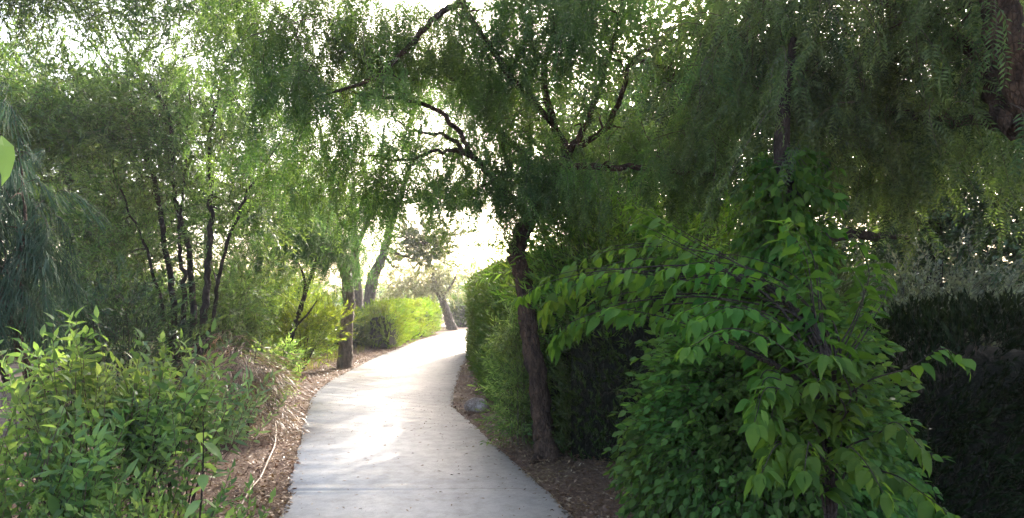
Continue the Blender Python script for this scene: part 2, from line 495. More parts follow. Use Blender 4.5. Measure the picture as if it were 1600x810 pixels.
# loose soil of the verges: gently mounded strips
def mound(name, side, width, mat):
    base = catmull([(*p, 0) for p in (Lw if side < 0 else Rw)], 8)
    base = base[(base[:, 1] < 36)]
    m, k = len(base), 22
    u = np.linspace(0, 1, k)
    g = np.zeros((m, k, 3))
    g[:, :, 0] = base[:, 0:1] + side * (-.03 + width * u[None]); g[:, :, 1] = base[:, 1:2]
    h = np.array([[.012 + .05 * u_ * (1 + .9 * mnoise.noise(Vector((x * 1.6, y * 1.6, 0)))) + .012 * mnoise.noise(Vector((x * 9, y * 9, 3)))
                   for u_, (x, y) in zip(u, row[:, :2])] for row in g])
    h *= np.clip((1.0 - u[None]) * 8, 0, 1)
    g[:, :, 2] = np.clip(h, .004, None) 
    i = np.arange(m - 1)[:, None] * k; j = np.arange(k - 1)[None]
    f = np.stack([i + j, i + j + 1, i + k + j + 1, i + k + j], -1).reshape(-1, 4)
    if side < 0: f = f[:, ::-1]
    link(name, quads_mesh(name, g.reshape(-1, 3), mat, None, True, f), kind='structure')
mound('verge', -1, 3.0, M['verge'])
mound('verge', 1, 3.0, M['verge'])

def edge_x(side, y):
    c = catmull([(*p, 0) for p in (Lw if side < 0 else Rw)], 8)
    c = c[c[:, 1] < 37]
    return np.interp(y, c[:, 1], c[:, 0])

def near_y(n, y0, y1, pw=1.8):
    """more of them near the camera"""
    return y0 + (y1 - y0) * rng.random(n) ** pw

# fallen leaves and chips on both verges
bag = Bag()
for side, n, wd in ((-1, 34000, 2.6), (1, 34000, 2.6)):
    y = near_y(n, 4.3, 24, 1.7)
    off = rng.random(n) ** 1.2 * wd - .02
    x = edge_x(side, y) + side * off
    z = .03 + .045 * off / wd + rng.random(n) * .02
    L_ = rng.uniform(.018, .055, n); W_ = L_ * rng.uniform(.18, .5, n)
    d = rng.normal(0, 1, (n, 3)); d[:, 2] *= .22
    rt = rot_to(d, rng.normal(0, .5, n))
    q = np.tile(leaf_simple(1, 1, .15, .15), (n, 1, 1)) * np.stack([L_, W_, W_], 1)[:, None, :]
    q = np.einsum('nij,nvj->nvi', rt, q) + np.stack([x, y, z], 1)[:, None]
    bag.add(q, rng.random(n))
n = 2200   # a thin scatter of the same on the path
y = near_y(n, 3, 22, 1.4); s_ = rng.beta(.4, .3, n); x = edge_x(-1, y) * (1 - s_) + edge_x(1, y) * s_
d = rng.normal(0, 1, (n, 3)); d[:, 2] *= .05
L_ = rng.uniform(.014, .045, n)
q = np.tile(leaf_simple(1, .3, .1, .1), (n, 1, 1)) * L_[:, None, None]
q = np.einsum('nij,nvj->nvi', rot_to(d, rng.normal(0, .2, n)), q) + np.stack([x, y, np.full(n, .041)], 1)[:, None]
bag.add(q, rng.random(n))
bag.build('leaf_litter', M['litter'], kind='stuff', label='dry brown fallen leaves and chips on the soil beside the path')

# thin grass on the far left verge and under the trees
bag = Bag()
n = 9000
y = rng.uniform(11, 33, n); x = edge_x(-1, y) - .75 - rng.random(n) ** 1.1 * 4.5
keep = gap(np.stack([x, y, 0 * x], 1), 1.6, 1.0) > -.35
x, y = x[keep], y[keep]; n = len(x)
hgt = rng.uniform(.06, .26, n); a = rng.random(n) * 6.28; ln = rng.uniform(.1, .6, n) * hgt
o = np.stack([np.cos(a), np.sin(a), 0 * a], 1); b0 = np.stack([x, y, 0 * x], 1)
wd = np.stack([-o[:, 1], o[:, 0], 0 * a], 1) * .006
mid = b0 + o * ln[:, None] * .35 + np.array([0, 0, 1.]) * hgt[:, None] * .6
tip = b0 + o * ln[:, None] + np.array([0, 0, 1.]) * hgt[:, None]
bag.add(np.stack([b0 - wd, b0 + wd, mid + wd * .8, mid - wd * .8], 1), rng.random(n))
bag.add(np.stack([mid - wd * .8, mid + wd * .8, tip + wd * .1, tip - wd * .1], 1), rng.random(n))
bag.build('grass', M['grass'], kind='stuff', label='thin sunlit grass on the far left verge')

# ------------------------------------------------------------------ trees
class Plant:
    """trunk, limbs and a crown grown from clusters; all positions in world metres"""
    def __init__(s, name, label, cat, base, bark, foliage, group=None, seed=0):
        s.root = thing(name, label, cat, (base[0], base[1], 0), group)
        s.o = np.array([base[0], base[1], 0.]); s.r = np.random.default_rng(seed + 11)
        s.trunk = Wood(); s.br = Wood(); s.bag = Bag(); s.nodes = []; s.rad = []; s.limbs = []
        s.bark, s.fol, s.ph = bark, foliage, seed * 1.37
    def limb(s, pts, rad, trunk=False, sides=9, rough=.12, wob=.0):
        c = catmull(pts, 9 if trunk else 6)
        if wob:
            c[1:-1] += s.r.normal(0, wob, (len(c) - 2, 3))
        if trunk and not s.trunk.vs: s.trunk.tube(c, rad, 16, rough)
        else:
            w_ = Wood(); w_.tube(c, rad, 14 if trunk else sides, rough); s.limbs.append(('stem' if trunk else 'limb', w_))
        rr = np.interp(np.linspace(0, 1, len(c)), np.linspace(0, 1, len(rad)), rad)
        k0 = int(len(c) * .45) if trunk else 0
        s.nodes += list(c[k0:]); s.rad += list(rr[k0:])
    def centres(s, blobs):
        out = []
        for (c, rr, n) in blobs:
            d = norm(s.r.normal(0, 1, (n, 3))) * (s.r.random(n) ** .45)[:, None]
            out.append(np.asarray(c) + d * np.asarray(rr))
        return np.concatenate(out)
    def branch_to(s, cs, r0=.016, sag=.12, sides=5):
        order = np.argsort(np.linalg.norm(cs - np.asarray(s.nodes[0]), axis=1))
        for i in order:
            nd = np.array(s.nodes); dist = np.linalg.norm(nd - cs[i], axis=1)
            j = int(np.argmin(dist + .15 * np.array([max(0, .03 - q) * 10 for q in s.rad])))
            a, b = nd[j], cs[i]; L = dist[j]
            if L < .05: continue
            mid = (a + b) / 2 + s.r.normal(0, .09, 3) * L + np.array([0, 0, sag * L])
            q1 = a + (mid - a) * .5 + s.r.normal(0, .05, 3) * L
            c = catmull([a, q1, mid, b], 3)
            ra = min(s.rad[j] * .75, r0 * (1 + L * .6)); rb = max(.003, ra * .3)
            s.br.tube(c, [ra, rb], sides, .1)
            s.nodes += list(c[1:]); s.rad += list(np.linspace(ra, rb, len(c))[1:])
    def dress(s, cs, protos, per, sig, mode='strand', scale=(.8, 1.25), gapf=1.1, thr=-.45, up=.2, shift=.12):
        n = len(cs) * per
        base = np.repeat(cs, per, 0)
        p = base + s.r.normal(0, 1, (n, 3)) * np.asarray(sig)
        g_ = gap(p, gapf, s.ph) + .45 * gap(p, gapf * 3.1, s.ph + 1)
        keep = g_ > np.quantile(g_, float(np.clip(.45 + .7 * thr, 0, .6)))
        keep &= p[:, 2] > .05
        p, base = p[keep], base[keep]; n = len(p)
        which = s.r.integers(0, len(protos), n)
        sh = s.r.normal(0, shift, n) + .25 * gap(p, 2.3, s.ph + 2)
        for k, pr in enumerate(protos):
            m = which == k
            if not m.any(): continue
            nn = int(m.sum())
            if mode == 'strand':
                a = s.r.random(nn) * 6.28
                d = np.stack([np.cos(a), np.sin(a), s.r.normal(0, .4, nn)], 1)
                rt = rot_to(d, s.r.normal(0, .3, nn))
            else:
                d = norm(p[m] - base[m]) + s.r.normal(0, .45, (nn, 3)) + np.array([0, 0, up])
                rt = rot_to(d, s.r.random(nn) * 6.28)
            stamp(s.bag, pr, p[m], rt, s.r.uniform(*scale, nn), sh[m])
    def done(s, crown='crown'):
        if s.trunk.vs: s.trunk.build('trunk', s.bark, s.root, s.o)
        for nm, w_ in s.limbs: w_.build(nm, s.bark, s.root, s.o)
        if s.br.vs: s.br.build('twigs', s.bark, s.root, s.o)
        if s.bag.q: s.bag.build(crown, s.fol, s.root, s.o)
        return s.root

r1 = np.random.default_rng(3)
STR = [proto_strand(r1, L=r1.uniform(.3, .6), fronds=9, n=7, LL=.052, LW=.013, FL=.2, reach=r1.uniform(.4, 1.1)) for _ in range(9)]
STR_FAR = [proto_strand(r1, L=r1.uniform(.6, 1.0), fronds=10, n=5, LL=.075, LW=.018, FL=.24) for _ in range(5)]
STR_NEAR = [proto_strand(r1, L=r1.uniform(.3, .65), fronds=8, n=9, LL=.052, LW=.012, FL=.23, reach=r1.uniform(.35, 1.1)) for _ in range(8)]
SPR = [proto_spray(r1, .34, 17, .07, .016, 45, .25) for _ in range(6)]            # willow-like
SPR_B = [proto_spray(r1, .30, 15, .06, .028, 55, .1) for _ in range(6)]           # small broad leaves
SPR_FAR = [proto_spray(r1, .55, 16, .13, .05, 50, .15, twig=.004) for _ in range(6)]
PIN = [proto_spray(r1, .38, 36, .17, .026, 38, .0, twig=.006) for _ in range(5)]  # pine
CYP = [proto_spray(r1, .13, 15, .045, .011, 30, -.05, twig=.0015) for _ in range(6)]  # clipped conifer hedge
NEE = [proto_needles(r1, L=r1.uniform(.4, .8)) for _ in range(5)]

# --- the leaning tree beside the path, its crown over the middle of the picture
t = Plant('pepper_tree', 'leaning red-brown trunk on the right edge of the path, crown arching over it', 'tree', G(856, 716), M['bark_red'], M['pepper'], seed=1)
Y0 = 6.8
t.limb([G(858, 722) - [0, 0, .05], P(850, 670, Y0), P(840, 600, Y0), P(828, 520, Y0), P(818, 445, Y0), P(806, 385, Y0), P(826, 345, Y0 + .1)], [.135, .10, .09, .086, .084, .08, .07], True, wob=.008, rough=.2)
for q_ in ([P(856, 700, 6.8), P(872, 720, 6.7), P(890, 736, 6.5)], [P(850, 712, 6.8), P(838, 718, 6.6), P(822, 740, 6.35)]):
    t.trunk.tube(catmull(q_, 4), [.07, .045, .012], 8, .1)
t.limb([P(808, 392, 6.8), P(826, 345, 6.9), P(846, 300, 6.9), P(822, 250, 7.0), P(785, 210, 7.1), P(755, 175, 7.2), P(700, 120, 7.4), P(640, 60, 7.5)], [.078, .062, .043, .034, .028, .022, .014, .006], sides=14, wob=.008)
t.limb([P(812, 375, 6.85), P(822, 340, 6.9), P(780, 290, 6.7), P(735, 245, 6.5), P(690, 235, 6.3), P(640, 250, 6.1), P(560, 240, 5.9)], [.055, .04, .028, .022, .016, .01, .005], wob=.01)
t.limb([P(738, 245, 6.5), P(715, 205, 6.4), P(670, 165, 6.3), P(600, 150, 6.1), P(520, 140, 5.9)], [.028, .024, .018, .013, .006], wob=.012)
t.limb([P(835, 320, 6.9), P(800, 270, 7.1), P(778, 205, 7.3), P(745, 130, 7.5), P(720, 40, 7.6)], [.045, .036, .028, .02, .008], wob=.012)
t.limb([P(850, 300, 6.9), P(905, 215, 6.7), P(935, 140, 6.6), P(960, 60, 6.6), P(990, -60, 6.6)], [.04, .032, .026, .018, .008], wob=.012)
t.limb([P(735, 245, 6.5), P(700, 215, 6.7), P(650, 205, 6.9), P(600, 175, 7.1)], [.025, .018, .012, .006], wob=.012)
t.limb([P(840, 310, 6.9), P(890, 255, 7.0), P(868, 200, 7.0), P(850, 110, 7.0), P(880, 10, 6.9), P(900, -120, 6.8)], [.055, .045, .04, .035, .028, .015], wob=.01)
t.limb([P(846, 300, 6.9), P(895, 262, 6.6), P(1000, 262, 6.4), P(1080, 268, 6.2), P(1170, 275, 6.1), P(1280, 250, 6.0)], [.045, .034, .026, .02, .014, .006], wob=.012)
t.limb([P(880, 240, 7.0), P(940, 205, 6.8), P(965, 165, 6.6), P(990, 95, 6.4), P(1060, 60, 6.3), P(1180, 40, 6.2)], [.035, .028, .025, .022, .018, .008], wob=.01)
t.limb([P(988, 95, 6.4), P(1035, 105, 6.3), P(1045, 125, 6.2), P(1100, 135, 6.0), P(1180, 130, 5.8)], [.02, .018, .015, .012, .006], wob=.008)
t.limb([P(868, 200, 7.0), P(800, 120, 6.6), P(730, 20, 6.0), P(690, -80, 5.4)], [.035, .03, .025, .012], wob=.01)
t.limb([P(720, 5, 5.9), P(690, 20, 5.8), P(640, 70, 5.7), P(590, 118, 5.6), P(500, 150, 5.5)], [.025, .025, .022, .018, .006], wob=.006)
cs = t.centres([(P(470, 110, 5.7), (.95, 1.0, .60), 46), (P(640, 90, 6.6), (.9, 1.2, .65), 26), (P(560, 250, 6.2), (.6, .7, .35), 16),
                (P(800, 60, 6.8), (1.1, 1.3, .8), 42), (P(980, 190, 6.6), (1.0, 1.2, .55), 44), (P(1130, 160, 6.0), (.9, 1.2, .8), 46),
                (P(830, 260, 6.9), (.65, .6, .45), 34), (P(700, 270, 6.6), (.5, .6, .2), 10), (P(720, 100, 7.0), (.7, .9, .5), 26), (P(890, 10, 6.4), (.8, 1.3, .6), 28), (P(440, 10, 5.6), (.7, .8, .4), 26),
                (P(700, -190, 6.5), (1.6, 1.6, .7), 20), (P(1180, -240, 6.0), (1.4, 1.8, .7), 24), (P(940, -80, 6.3), (.8, 1.0, .35), 24), (P(1160, 20, 6.0), (.5, .8, .4), 18)])  # the highest blobs lie above the frame, added to cast shade
t.branch_to(cs)
t.dress(cs, STR, 11, (.22, .22, .18), thr=-.12, scale=(.45, 1.05), gapf=1.8)
t.done()

# --- big pepper tree leaning in at the right edge, its curtain of foliage over the right half
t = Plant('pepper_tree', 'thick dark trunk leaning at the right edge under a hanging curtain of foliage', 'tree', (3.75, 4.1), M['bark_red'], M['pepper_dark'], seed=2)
t.limb([(3.85, 4.25, -.05), (3.72, 4.2, .7), (3.5, 4.15, 1.4), P(1665, 300, 4.1), P(1622, 190, 4.05), P(1572, 60, 4.0), P(1548, -40, 4.0), P(1480, -200, 4.0)], [.24, .17, .14, .12, .10, .095, .09, .08], True, wob=.006)
t.limb([P(1590, 205, 4.05), P(1560, 165, 4.2), P(1530, 95, 4.4), P(1440, 30, 4.7), P(1300, -30, 5.0), P(1150, -60, 5.2)], [.06, .05, .045, .035, .02, .01], wob=.01)
t.limb([P(1600, 200, 4.05), P(1540, 188, 4.3), P(1440, 185, 4.7), P(1330, 160, 5.0), P(1240, 150, 5.3)], [.05, .04, .03, .018, .008], wob=.01)
t.limb([P(1525, -40, 4.0), (2.2, 3.6, 4.2), (1.2, 3.0, 4.6), (.2, 2.4, 4.8)], [.09, .07, .05, .02], wob=.02)
t.limb([P(1480, -200, 4.0), (2.6, 3.0, 4.9), (2.8, 1.5, 5.2), (3.0, -.5, 5.2)], [.09, .07, .05, .02], wob=.02)
t.limb([P(1480, -200, 4.0), (2.6, 5.0, 5.0), (2.6, 6.5, 5.4), (2.4, 8.0, 5.4)], [.09, .07, .05, .02], wob=.02)
cs = t.centres([(P(1330, 40, 4.9), (.9, .9, .55), 60), (P(1480, 60, 4.6), (.6, .8, .55), 36), (P(1250, 120, 5.3), (.7, .8, .5), 40), (P(1215, 20, 5.2), (.6, .8, .5), 26),
                (P(1400, 200, 5.2), (.7, .7, .35), 30), (P(1340, -90, 5.0), (1.2, .9, .3), 40), (P(1580, 120, 5.0), (.5, .6, .6), 22),
                ((2.0, 3.0, 4.5), (1.6, 1.5, .5), 60), ((2.9, 0.6, 4.8), (1.8, 2.2, .6), 60), ((2.6, 6.8, 5.0), (2.0, 1.8, .7), 60), ((4.6, 4.5, 4.4), (1.2, 2.4, .9), 50)])  # unseen overhead crown, extended here to darken the right foreground
t.branch_to(cs)
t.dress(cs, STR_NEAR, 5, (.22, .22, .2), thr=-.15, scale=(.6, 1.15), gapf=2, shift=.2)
t.done()

# --- slender many-stemmed tree on the left
B0 = P(295, 640, 10)[:2]
t = Plant('many_stemmed_tree', 'slender dark stems fanning up from one base on the left, olive leaves', 'tree', B0, M['bark_dark'], M['willow'], seed=3)
Yt = 10
for pts, rad in (([(288, 635), (276, 540), (264, 420), (240, 280), (190, 140), (120, 40)], [.075, .06, .05, .042, .03, .01]),
                 ([(300, 635), (318, 500), (326, 400), (330, 300), (328, 220), (352, 90)], [.08, .065, .05, .04, .03, .012]),
                 ([(294, 635), (300, 520), (296, 400), (272, 300), (262, 180), (185, 60), (165, -30)], [.08, .06, .05, .04, .032, .02, .01]),
                 ([(283, 635), (270, 560), (250, 470), (225, 380), (180, 280)], [.05, .04, .03, .022, .01]),
                 ([(306, 635), (330, 520), (345, 420), (388, 300), (440, 220)], [.045, .035, .03, .02, .008]),
                 ([(291, 635), (284, 540), (288, 440), (280, 380), (290, 250), (300, 130)], [.07, .055, .04, .03, .02, .01])):
    t.limb([P(a, b, Yt + .25 * math.sin(a)) for a, b in pts], [q * .78 for q in rad], True, wob=.012)
cs = t.centres([(P(190, 150, 9.8), (1.5, 1.4, .6), 36), (P(330, 120, 10.2), (.8, 1.2, .6), 20), (P(90, 210, 10), (1.1, 1.2, .8), 34), (P(250, 260, 10.4), (.9, 1.0, .7), 26),
                (P(380, 300, 10.6), (.6, .8, .6), 18), (P(60, -40, 9.4), (1.2, 1.2, .45), 38), (P(300, -40, 9.6), (1.3, 1.4, .6), 36), (P(200, 380, 10.6), (.8, .8, .5), 14), (P(350, 440, 10.6), (.5, .6, .5), 10)])
t.branch_to(cs, .014)
t.dress(cs, SPR, 36, (.32, .32, .28), mode='spray', thr=-.28, scale=(.9, 1.5), gapf=1.7)
t.done()

# --- dark dense evergreen behind it
def broad_tree(name, label, base, h, blobs, foliage, protos, per, sig, seed, bark='bark_dark', lean=0, group=None, thr=-.45, scale=(.9, 1.4), mode='spray', r0=.12, gapf=1.1):
    t = Plant(name, label, 'tree', base, M[bark], M[foliage], group, seed)
    b = np.array([base[0], base[1], 0.])
    top = b + [lean, 0, h]
    t.limb([b - [0, 0, .05], b + [lean * .2, .05, h * .3], b + [lean * .55, -.05, h * .65], top], [r0 * 1.3, r0, r0 * .7, r0 * .3], True, wob=r0 * .05)
    cs = t.centres(blobs)
    t.branch_to(cs, r0 * .3)
    t.dress(cs, protos, per, sig, mode=mode, thr=thr, scale=scale, gapf=gapf)
    t.done()
    return t
broad_tree('evergreen_tree', 'dark dense evergreen crown at far left behind the slender stems', P(110, 600, 13.5)[:2], 5.0,
           [(P(90, 300, 13.2), (2.0, 1.3, 1.2), 54), (P(40, 180, 13), (1.8, 1.3, .8), 34), (P(170, 440, 13.4), (1.4, 1.1, .7), 30), (P(230, 330, 13.8), (1.0, 1.0, 1.1), 20), (P(30, 470, 13), (1.4, 1.0, .7), 24)],
           'dense', SPR_B, 40, (.36, .36, .32), 4, thr=-.25, scale=(1, 1.6), gapf=1.6)
# --- casuarina-like tree at the left edge
b0 = P(75, 700, 5.6)
t = Plant('casuarina_tree', 'reddish leaning stems with blue-green hanging needles at the left edge', 'tree', b0[:2], M['bark_red'], M['casuarina'], seed=5)
for pts, rad in (([(78, 765), (62, 640), (35, 560), (5, 470), (-40, 380), (-90, 250)], [.05, .042, .035, .03, .025, .012]),
                 ([(70, 765), (40, 650), (10, 590), (-30, 520), (-60, 400)], [.035, .03, .026, .02, .01]),
                 ([(82, 765), (75, 640), (60, 560), (30, 450), (40, 340), (30, 240)], [.035, .028, .022, .018, .012, .006])):
    t.limb([P(a, b, 5.6) for a, b in pts], rad, True, wob=.006)
cs = t.centres([(P(-10, 330, 5.5), (.40, .5, .6), 34), (P(10, 450, 5.5), (.35, .5, .45), 26), (P(-80, 200, 5.5), (.5, .6, .6), 22), (P(10, 560, 5.7), (.3, .4, .3), 14)])
t.branch_to(cs, .010)
t.dress(cs, NEE, 2, (.16, .16, .16), thr=-.3, scale=(.6, 1.0))
t.done()

# --- slanting sapling, and trees along the left verge
b0 = G(428, 590)
t = Plant('slanting_sapling', 'thin dark sapling leaning right beside the left verge, forked stem', 'tree', b0[:2], M['bark_dark'], M['pepper_cool'], seed=6)
Yb = b0[1]
t.limb([P(420, 600, Yb), P(440, 560, Yb), P(455, 525, Yb), P(470, 480, Yb), P(486, 430, Yb), P(503, 385, Yb), P(515, 330, Yb)], [.075, .06, .055, .045, .035, .028, .012], True, wob=.008)
t.limb([P(474, 470, Yb), P(476, 440, Yb + .1), P(468, 415, Yb + .2), P(450, 385, Yb + .2)], [.03, .024, .018, .008])
t.limb([P(460, 512, Yb), P(480, 492, Yb - .1), P(495, 470, Yb - .2)], [.025, .018, .008])
cs = t.centres([(P(480, 350, Yb), (.7, .8, .4), 22), (P(425, 380, Yb), (.5, .6, .35), 12), (P(530, 380, Yb), (.4, .6, .35), 10)])
t.branch_to(cs, .012)
t.dress(cs, STR, 7, (.25, .25, .2))
t.done()
b0 = G(539, 576)
t = Plant('pepper_tree', 'sturdy straight grey-brown trunk rising right beside the left verge', 'tree', b0[:2], M['bark_far'], M['pepper_cool'], seed=7)
Yb = b0[1]
t.limb([P(538, 580, Yb), P(540, 530, Yb), P(544, 480, Yb), P(541, 430, Yb), P(528, 380, Yb), P(520, 300, Yb), P(500, 200, Yb)], [.17, .14, .13, .12, .10, .07, .03], True, wob=.01)
t.limb([P(541, 430, Yb), P(560, 380, Yb), P(590, 300, Yb), P(600, 200, Yb)], [.08, .06, .05, .02])
cs = t.centres([(P(530, 330, Yb), (1.0, 1.2, .8), 34), (P(450, 300, Yb), (1.1, 1.2, .8), 28), (P(500, 150, Yb), (1.9, 1.8, 1.4), 60), (P(420, 200, Yb), (1.4, 1.4, 1.0), 34)])
t.branch_to(cs, .03)
t.dress(cs, STR_FAR, 7, (.32, .32, .25), thr=-.05, gapf=1.6, scale=(.7, 1.1))
t.done()

# --- pine whose trunk leans right over the sunlit hedge
Yb = 26
b0 = P(574, 530, Yb)
t = Plant('pine_tree', 'tall grey trunk leaning right behind the sunlit hedge with level pine boughs', 'tree', b0[:2], M['bark_grey'], M['pine'], seed=8)
t.limb([P(573, 533, Yb), P(576, 490, Yb), P(583, 434, Yb), P(600, 395, Yb), P(611, 350, Yb), P(632, 290, Yb), P(660, 200, Yb)], [.28, .22, .20, .16, .13, .10, .04], True, wob=.015)
for pts in ([(606, 370), (630, 372), (660, 380), (698, 372)], [(603, 385), (625, 398), (650, 402), (690, 388)], [(612, 345), (580, 330), (550, 335)], [(620, 320), (660, 310), (700, 325), (725, 318)],
            [(632, 290), (600, 260), (570, 250)], [(640, 260), (690, 240), (730, 250)], [(600, 396), (612, 415), (625, 420)]):
    t.limb([P(a, b, Yb + .4 * i) for i, (a, b) in enumerate(pts)], [.06, .045, .03, .012], wob=.03)
cs = t.centres([(P(680, 368, Yb + 1), (.9, 1, .25), 12), (P(650, 396, Yb + 1), (1.2, 1, .2), 10), (P(700, 310, Yb + 1), (.9, 1.2, .4), 12), (P(560, 325, Yb), (.8, 1, .4), 10), (P(650, 235, Yb), (1.5, 1.4, .5), 16), (P(600, 150, Yb), (1.8, 1.6, .8), 18)])
t.branch_to(cs, .04)
t.dress(cs, PIN, 20, (.35, .35, .16), mode='spray', thr=-.35, scale=(.9, 1.4))
t.done()
# --- second trunk beside it
broad_tree('pine_tree', 'thin straight trunk just left of the leaning pine trunk', P(560, 530, 28)[:2], 6.0,
           [(P(520, 300, 28), (2.2, 1.6, 1.5), 40), (P(480, 380, 28), (1.8, 1.5, 1.0), 24)], 'pine', PIN, 16, (.45, .45, .3), 9, bark='bark_grey', r0=.2, lean=-.3, thr=-.2)
# --- small tree leaning left at the bend
Yb = 33
b0 = P(706, 517, Yb)
t = Plant('leaning_tree', 'small trunk leaning left at the bend where the path ends', 'tree', b0[:2], M['bark_grey'], M['sage'], seed=10)
t.limb([P(707, 518, Yb), P(700, 495, Yb), P(690, 465, Yb), P(680, 445, Yb), P(676, 420, Yb)], [.26, .2, .17, .13, .06], True, wob=.02)
t.limb([P(690, 465, Yb), P(706, 445, Yb), P(715, 425, Yb)], [.08, .05, .02])
cs = t.centres([(P(650, 440, Yb), (1.2, 1.5, .8), 30), (P(690, 425, Yb), (1.2, 1.4, .7), 28), (P(630, 455, Yb + 1), (.8, 1.2, .6), 14)])
t.branch_to(cs, .04)
t.dress(cs, SPR_FAR, 14, (.4, .4, .35), mode='spray', thr=-.35, scale=(.7, 1.1), up=-.4)
t.done()

t = Plant('pepper_tree', 'large pepper tree rising behind the clipped hedge, crown against the bright sky', 'tree', (1.9, 15.2), M['bark_far'], M['pepper'], seed=12)
t.limb([(1.9, 15.2, -.05), (1.8, 15.2, 1.5), (1.5, 15.1, 3.0), (1.1, 15.0, 4.6), (.6, 15, 6.2)], [.16, .12, .10, .07, .03], True, wob=.01)
t.limb([(1.5, 15.1, 3.0), (2.2, 15.0, 4.4), (3.0, 14.8, 5.4)], [.06, .045, .015], wob=.02)
t.limb([(1.3, 15.05, 3.8), (.3, 14.8, 5.0), (-.9, 14.4, 5.6), (-2.0, 14.2, 5.9)], [.06, .045, .03, .01], wob=.02)
cs = t.centres([((.2, 15, 6.0), (1.7, 1.6, 1.2), 70), ((-1.6, 14.5, 6.4), (1.3, 1.4, .8), 36), ((2.6, 14.8, 5.0), (1.4, 1.4, 1.2), 46), ((1.6, 15, 3.6), (.9, 1, .6), 16)])
t.branch_to(cs, .03)
t.dress(cs, STR_FAR, 9, (.4, .4, .3), thr=-.25, scale=(.7, 1.1))
t.done()

broad_tree('dapple_tree', 'high crown added right of the bend to dapple the path', (3.0, 27), 9.0, [((1.8, 26, 6.5), (1.8, 2, 1.8), 36), ((4.0, 27, 8.0), (2.6, 2, 2.0), 44), ((4.5, 27, 4.5), (2.0, 1.6, 1.2), 24)],
           'willow', SPR_FAR, 17, (.5, .5, .45), 37, thr=-.25, r0=.18)  # tree added between sun and path to break up the sunlight
# --- trees of the right background
R_BG = [('crown dense and dark behind the hedge, between path and ivy-clad trunk', (3.2, 11.5), 5.5, [((2.7, 11.3, 4.2), (2.0, 1.4, 1.3), 60), ((3.9, 11.5, 2.8), (1.6, 1.2, .8), 40), ((2.2, 12, 6.2), (2.0, 1.6, 1.2), 50)]),
        ('evergreen with a dark broad crown behind the ivy-clad trunk', (6.6, 11.0), 5.5, [((6.2, 10.6, 4.4), (2.2, 1.4, 1.5), 70), ((6.4, 10.8, 2.6), (1.8, 1.2, .7), 44), ((6.2, 11.5, 6.4), (2.2, 1.6, 1.2), 50)]),
        ('evergreen at the far right behind the mounded dark hedge', (9.0, 9.6), 5.0, [((8.4, 9.4, 4.0), (2.0, 1.4, 1.6), 66), ((6.6, 9.3, 3.0), (1.6, .9, .9), 60), ((8.6, 9.4, 2.3), (1.6, 1.2, .8), 40), ((8.6, 9.8, 6.0), (2.0, 1.6, 1.0), 40)]),
        ('tall evergreen further back to the right of the path', (5.5, 19.0), 8.0, [((5.0, 18.5, 6.0), (3.2, 1.6, 2.2), 70), ((8.5, 19, 5.5), (3.4, 1.6, 2.6), 70), ((6, 19, 2.6), (3.6, 1.5, 1.2), 50)])]
for i, (lab, b, h, bl) in enumerate(R_BG):
    broad_tree('evergreen_tree', lab, b, h, bl, 'dense', SPR_B if i < 3 else SPR_FAR, 22 if i < 3 else 14, (.42, .42, .38) if i < 3 else (.6, .6, .5), 20 + i, thr=-.5, scale=(1.0, 1.6), gapf=.9, group='dark evergreens on the right')
# --- left background trees, paler and looser
L_BG = [('loose pale crown between the slender stems and the straight trunk', (-8.2, 19), 6.0, [((-7.6, 18.6, 4.0), (2.2, 1.4, 1.5), 50), ((-6.6, 19, 2.2), (1.6, 1.2, .7), 24), ((-8.6, 19, 6.4), (2.6, 1.5, 1.6), 46)]),
        ('loose pale crown at the left edge behind the dark evergreen', (-15.5, 20), 6.5, [((-14.5, 20, 4.6), (3.2, 1.6, 2.2), 70), ((-12, 20, 2.6), (2.2, 1.4, 1.0), 34), ((-16, 20, 8.0), (3.4, 1.6, 1.4), 40)])]
for i, (lab, b, h, bl) in enumerate(L_BG):
    broad_tree('willowy_tree', lab, b, h, bl, 'willow', SPR_FAR, 13, (.45, .45, .4), 30 + i, thr=-.1, scale=(.8, 1.3), bark='bark_grey')
# --- trees behind the bend
broad_tree('olive_tree', 'pale sunlit crown beyond the hedge top right of the bend', (1.2, 48), 4.5, [((.2, 47, 3.4), (2.6, 2, 1.4), 40), ((3.5, 48, 3.8), (2.4, 2, 1.6), 36)], 'yellow', SPR_FAR, 10, (.6, .6, .5), 36, thr=-.2, scale=(1, 1.6), bark='bark_grey')

